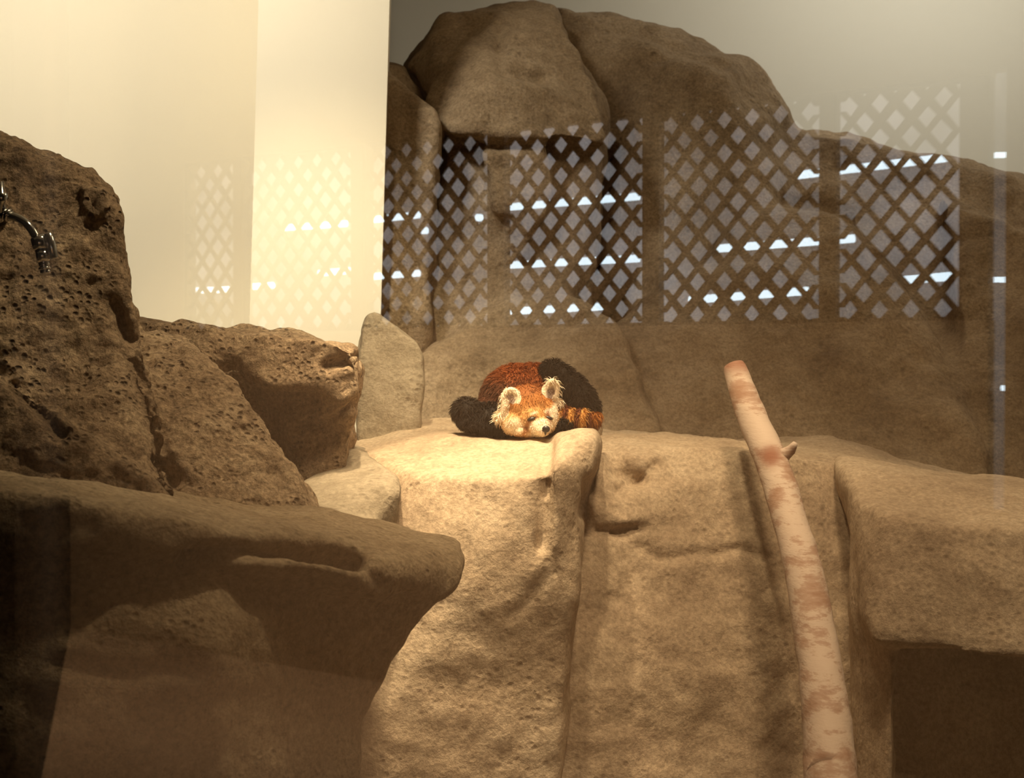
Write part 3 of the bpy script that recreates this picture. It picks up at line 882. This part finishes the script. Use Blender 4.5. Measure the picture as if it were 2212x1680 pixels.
S_L, S_R = S(150), spans[-1][1]
SLOT0, SLOT1 = S(2134), S(2170)
bm = bmesh.new()
gal_box(bm, S_L, SLOT0, 0, .1, -.3, ZB)
gal_box(bm, S_L, SLOT1 + 2.2, 0, .1, HZ(2150, 150), 4.6)
gal_box(bm, S_L, SLOT0, 0, .1, ZT, HZ(2150, 150))
gal_box(bm, S_L, spans[0][0], 0, .1, ZB, ZT)
gal_box(bm, SLOT0, SLOT1, 0, .1, -.3, HZ(2150, 1105))
gal_box(bm, SLOT1, SLOT1 + 2.2, 0, .1, -.3, HZ(2150, 150))
structure('wall_gallery', bm, M_GALWALL)
# added dark partition, shaped to cut the mirrored veil off at the left
bm = bmesh.new()
pa = worg + wdir * S_L; pb = pa + (Vector((-1.84, 5.46, 0)) - pa) * 1.35
vs = [bm.verts.new(GAL @ Vector((p.x + dx, p.y, z))) for z in (-.3, 4.5) for p, dx in ((pa, 0), (pb, 0), (pb, -.12), (pa, -.12))]
for f in ((0, 1, 2, 3), (7, 6, 5, 4), (0, 4, 5, 1), (1, 5, 6, 2), (2, 6, 7, 3), (3, 7, 4, 0)):
    bm.faces.new([vs[i] for i in f])
structure('veil_edge_partition', bm, M_DARKWALL)
bm = bmesh.new(); add_box(bm, (-6, -16, 4.5), (6, PANE_Y - .1, 4.6)); structure('ceiling_gallery', bm, M_PALE)
bm = bmesh.new(); add_box(bm, (-6.1, -16, 0), (-6, PANE_Y - .1, 4.6)); add_box(bm, (6, -16, 0), (6.1, PANE_Y - .1, 4.6)); add_box(bm, (-6, -16.1, 0), (6, -16, 4.6))
structure('wall_gallery_dark', bm, M_DARKWALL)

def lattice(s0, s1, sc, zc):
    """A framed panel of crossed diagonal strips; a diamond opening is centred at (sc, zc)."""
    w, h = s1 - s0, ZT - ZB
    sl = PH / PV
    bm = bmesh.new()
    hw = PH * .235
    n = int((w + h) / PH) + 4
    for sg, y0 in ((1, .02), (-1, .034)):
        for k in range(-n, n + 1):
            # strip centreline s = c0 + sg * sl * z (panel coordinates), half a pitch from the opening's centre
            c0 = (sc - s0) - sg * sl * (zc - ZB) + (k + .5) * PH
            z_in = sorted(((0 - c0) * sg / sl, (w - c0) * sg / sl))
            za, zb = max(z_in[0], 0), min(z_in[1], h)
            if zb - za < .015: continue
            vs = []
            for y in (y0, y0 + .012):
                for z, e in ((za, -hw), (za, hw), (zb, hw), (zb, -hw)):
                    vs.append(bm.verts.new(G3(s0 + min(max(c0 + sg * sl * z + e, 0), w), y, ZB + z)))
            for f in ((0, 1, 2, 3), (7, 6, 5, 4), (0, 4, 5, 1), (1, 5, 6, 2), (2, 6, 7, 3), (3, 7, 4, 0)):
                bm.faces.new([vs[i] for i in f])
    t = .012
    gal_box(bm, s0 - t, s0, .01, .06, ZB, ZT); gal_box(bm, s1, s1 + t, .01, .06, ZB, ZT)
    gal_box(bm, s0, s1, .01, .06, ZB, ZB + .015); gal_box(bm, s0, s1, .01, .06, ZT - .015, ZT)
    return bm

labels = ['narrow brown wooden lattice panel at the far left end of the reflected row',
          'brown wooden lattice panel mirrored on the cream wall beside the narrow end panel',
          'brown wooden lattice panel mirrored just right of the cream wall edge',
          'brown wooden lattice panel mirrored on the rock tower above the red panda',
          'brown wooden lattice panel mirrored on the dark cliff above the branch tip',
          'brown wooden lattice panel mirrored in the glass next to the bright upright slot']
for (px, n, ph), (s0, s1), lab in zip(panels, spans, labels):
    bm = lattice(s0, s1, S(px), EYE.z + ph * UNIT)
    o = link('lattice_panel', bm_mesh(bm, 'lattice_panel', False), M_LATTICE)
    recenter(o, G3((s0 + s1) / 2, .03, ZB))
    tag(o, lab, 'lattice', 'lattice panels mirrored in the viewing window')
bm = bmesh.new()
for (a0, a1), (b0, b1) in zip(spans, spans[1:]):
    gal_box(bm, a1 + .013, b0 - .013, 0, .09, ZB + .002, ZT - .002)
gal_box(bm, S_R + .013, SLOT0 - .002, 0, .09, ZB + .002, ZT - .002)
structure('trim_lattice_posts', bm, M_LATTICE)
# added glowing backdrop behind the lattice, and a dimmer one behind the narrow slot
bm = bmesh.new(); gal_box(bm, S_L + .1, S_R + .06, 1.0, 1.05, .3, 4.5); structure('glow_backdrop_lattice', bm, M_BACKDROP)
bm = bmesh.new(); gal_box(bm, SLOT0 - .05, SLOT1 + .3, .16, .18, .3, 4.5); structure('glow_backdrop_slot', bm, M_SLOT)

def tube(x0, x1, y0, y1, off=0.45, r=.020):
    """A cool light tube standing behind the wall, met by the mirrored lines of sight at two pixels."""
    ends = []
    vp = lambda x, y: (VM @ Vector(((x - 1106.0) / F, (840.0 - y) / F, -1.0))) - EYE
    for x, y in ((x0, y0), (x1, y1)):
        v = vp(x, y)
        t = (worg + wout * off - Vector((EYE.x, EYE.y, 0))).dot(wout) / Vector((v.x, v.y, 0)).dot(wout)
        ends.append(GAL @ (EYE + v * t))
    bm = bmesh.new(); add_tube(bm, ends, r, 12)
    o = link('light_tube', bm_mesh(bm, 'light_tube'), M_TUBE)
    recenter(o, (ends[0] + ends[1]) / 2)
    return o
for args, lab in [((612, 748, 492, 483), 'upper light tube mirrored on the cream wall'), ((790, 905, 476, 464), 'upper light tube mirrored just right of the cream wall edge'),
                  ((912, 922, 498, 498), 'short bright light tube mirrored left of the rock tower'), ((1030, 1040, 470, 470), 'short bright light tube mirrored on the rock tower'),
                  ((1092, 1380, 448, 424), 'upper light tube mirrored on the rock tower'), ((1725, 2050, 378, 340), 'upper light tube mirrored at the top of the cliff'),
                  ((402, 497, 628, 625), 'lower light tube mirrored at far left on the cream wall'), ((530, 590, 620, 616), 'short lower light tube mirrored on the cream wall'),
                  ((690, 760, 590, 584), 'short middle light tube mirrored on the cream wall'),
                  ((790, 905, 598, 590), 'lower light tube mirrored left of the rock tower'), ((1090, 1380, 573, 558), 'middle light tube mirrored on the rock tower'),
                  ((1535, 1845, 538, 515), 'middle light tube mirrored on the dark cliff'), ((1105, 1300, 672, 662), 'lowest light tube mirrored above the red panda'),
                  ((1490, 1745, 648, 628), 'lowest light tube mirrored on the dark cliff'), ((1945, 2060, 606, 596), 'short light tube mirrored beside the bright upright slot')]:
    o = tube(*args)
    tag(o, lab, 'light tube', 'light tubes mirrored in the viewing window')
for (x0, x1, y), lab in [((2163, 2171, 838), 'tiny light tube mirrored near the foot of the bright upright slot'), ((2128, 2174, 335), 'small light tube mirrored at the top of the bright upright slot'), ((2128, 2174, 604), 'small light tube mirrored halfway down the bright upright slot')]:
    o = tube(x0, x1, y, y, .13, .012)
    tag(o, lab, 'light tube', 'light tubes mirrored in the viewing window')

# added lamps washing that wall's foot and the floor, for the mirrored veil
for s_, e_ in ((S(360), 560), (S(820), 400), (S(1400), 330)):
    v_ = worg + wdir * s_
    a_ = GAL @ Vector((v_.x + .45, v_.y - 2.1, 4.3))
    t_ = GAL @ Vector((v_.x + .2, v_.y - .9, 0))
    spot('gallery_veil_light', (a_.x, a_.y, 4.3), t_, e_, (1.0, 0.70, 0.44), 70, 0.9, 0.08)
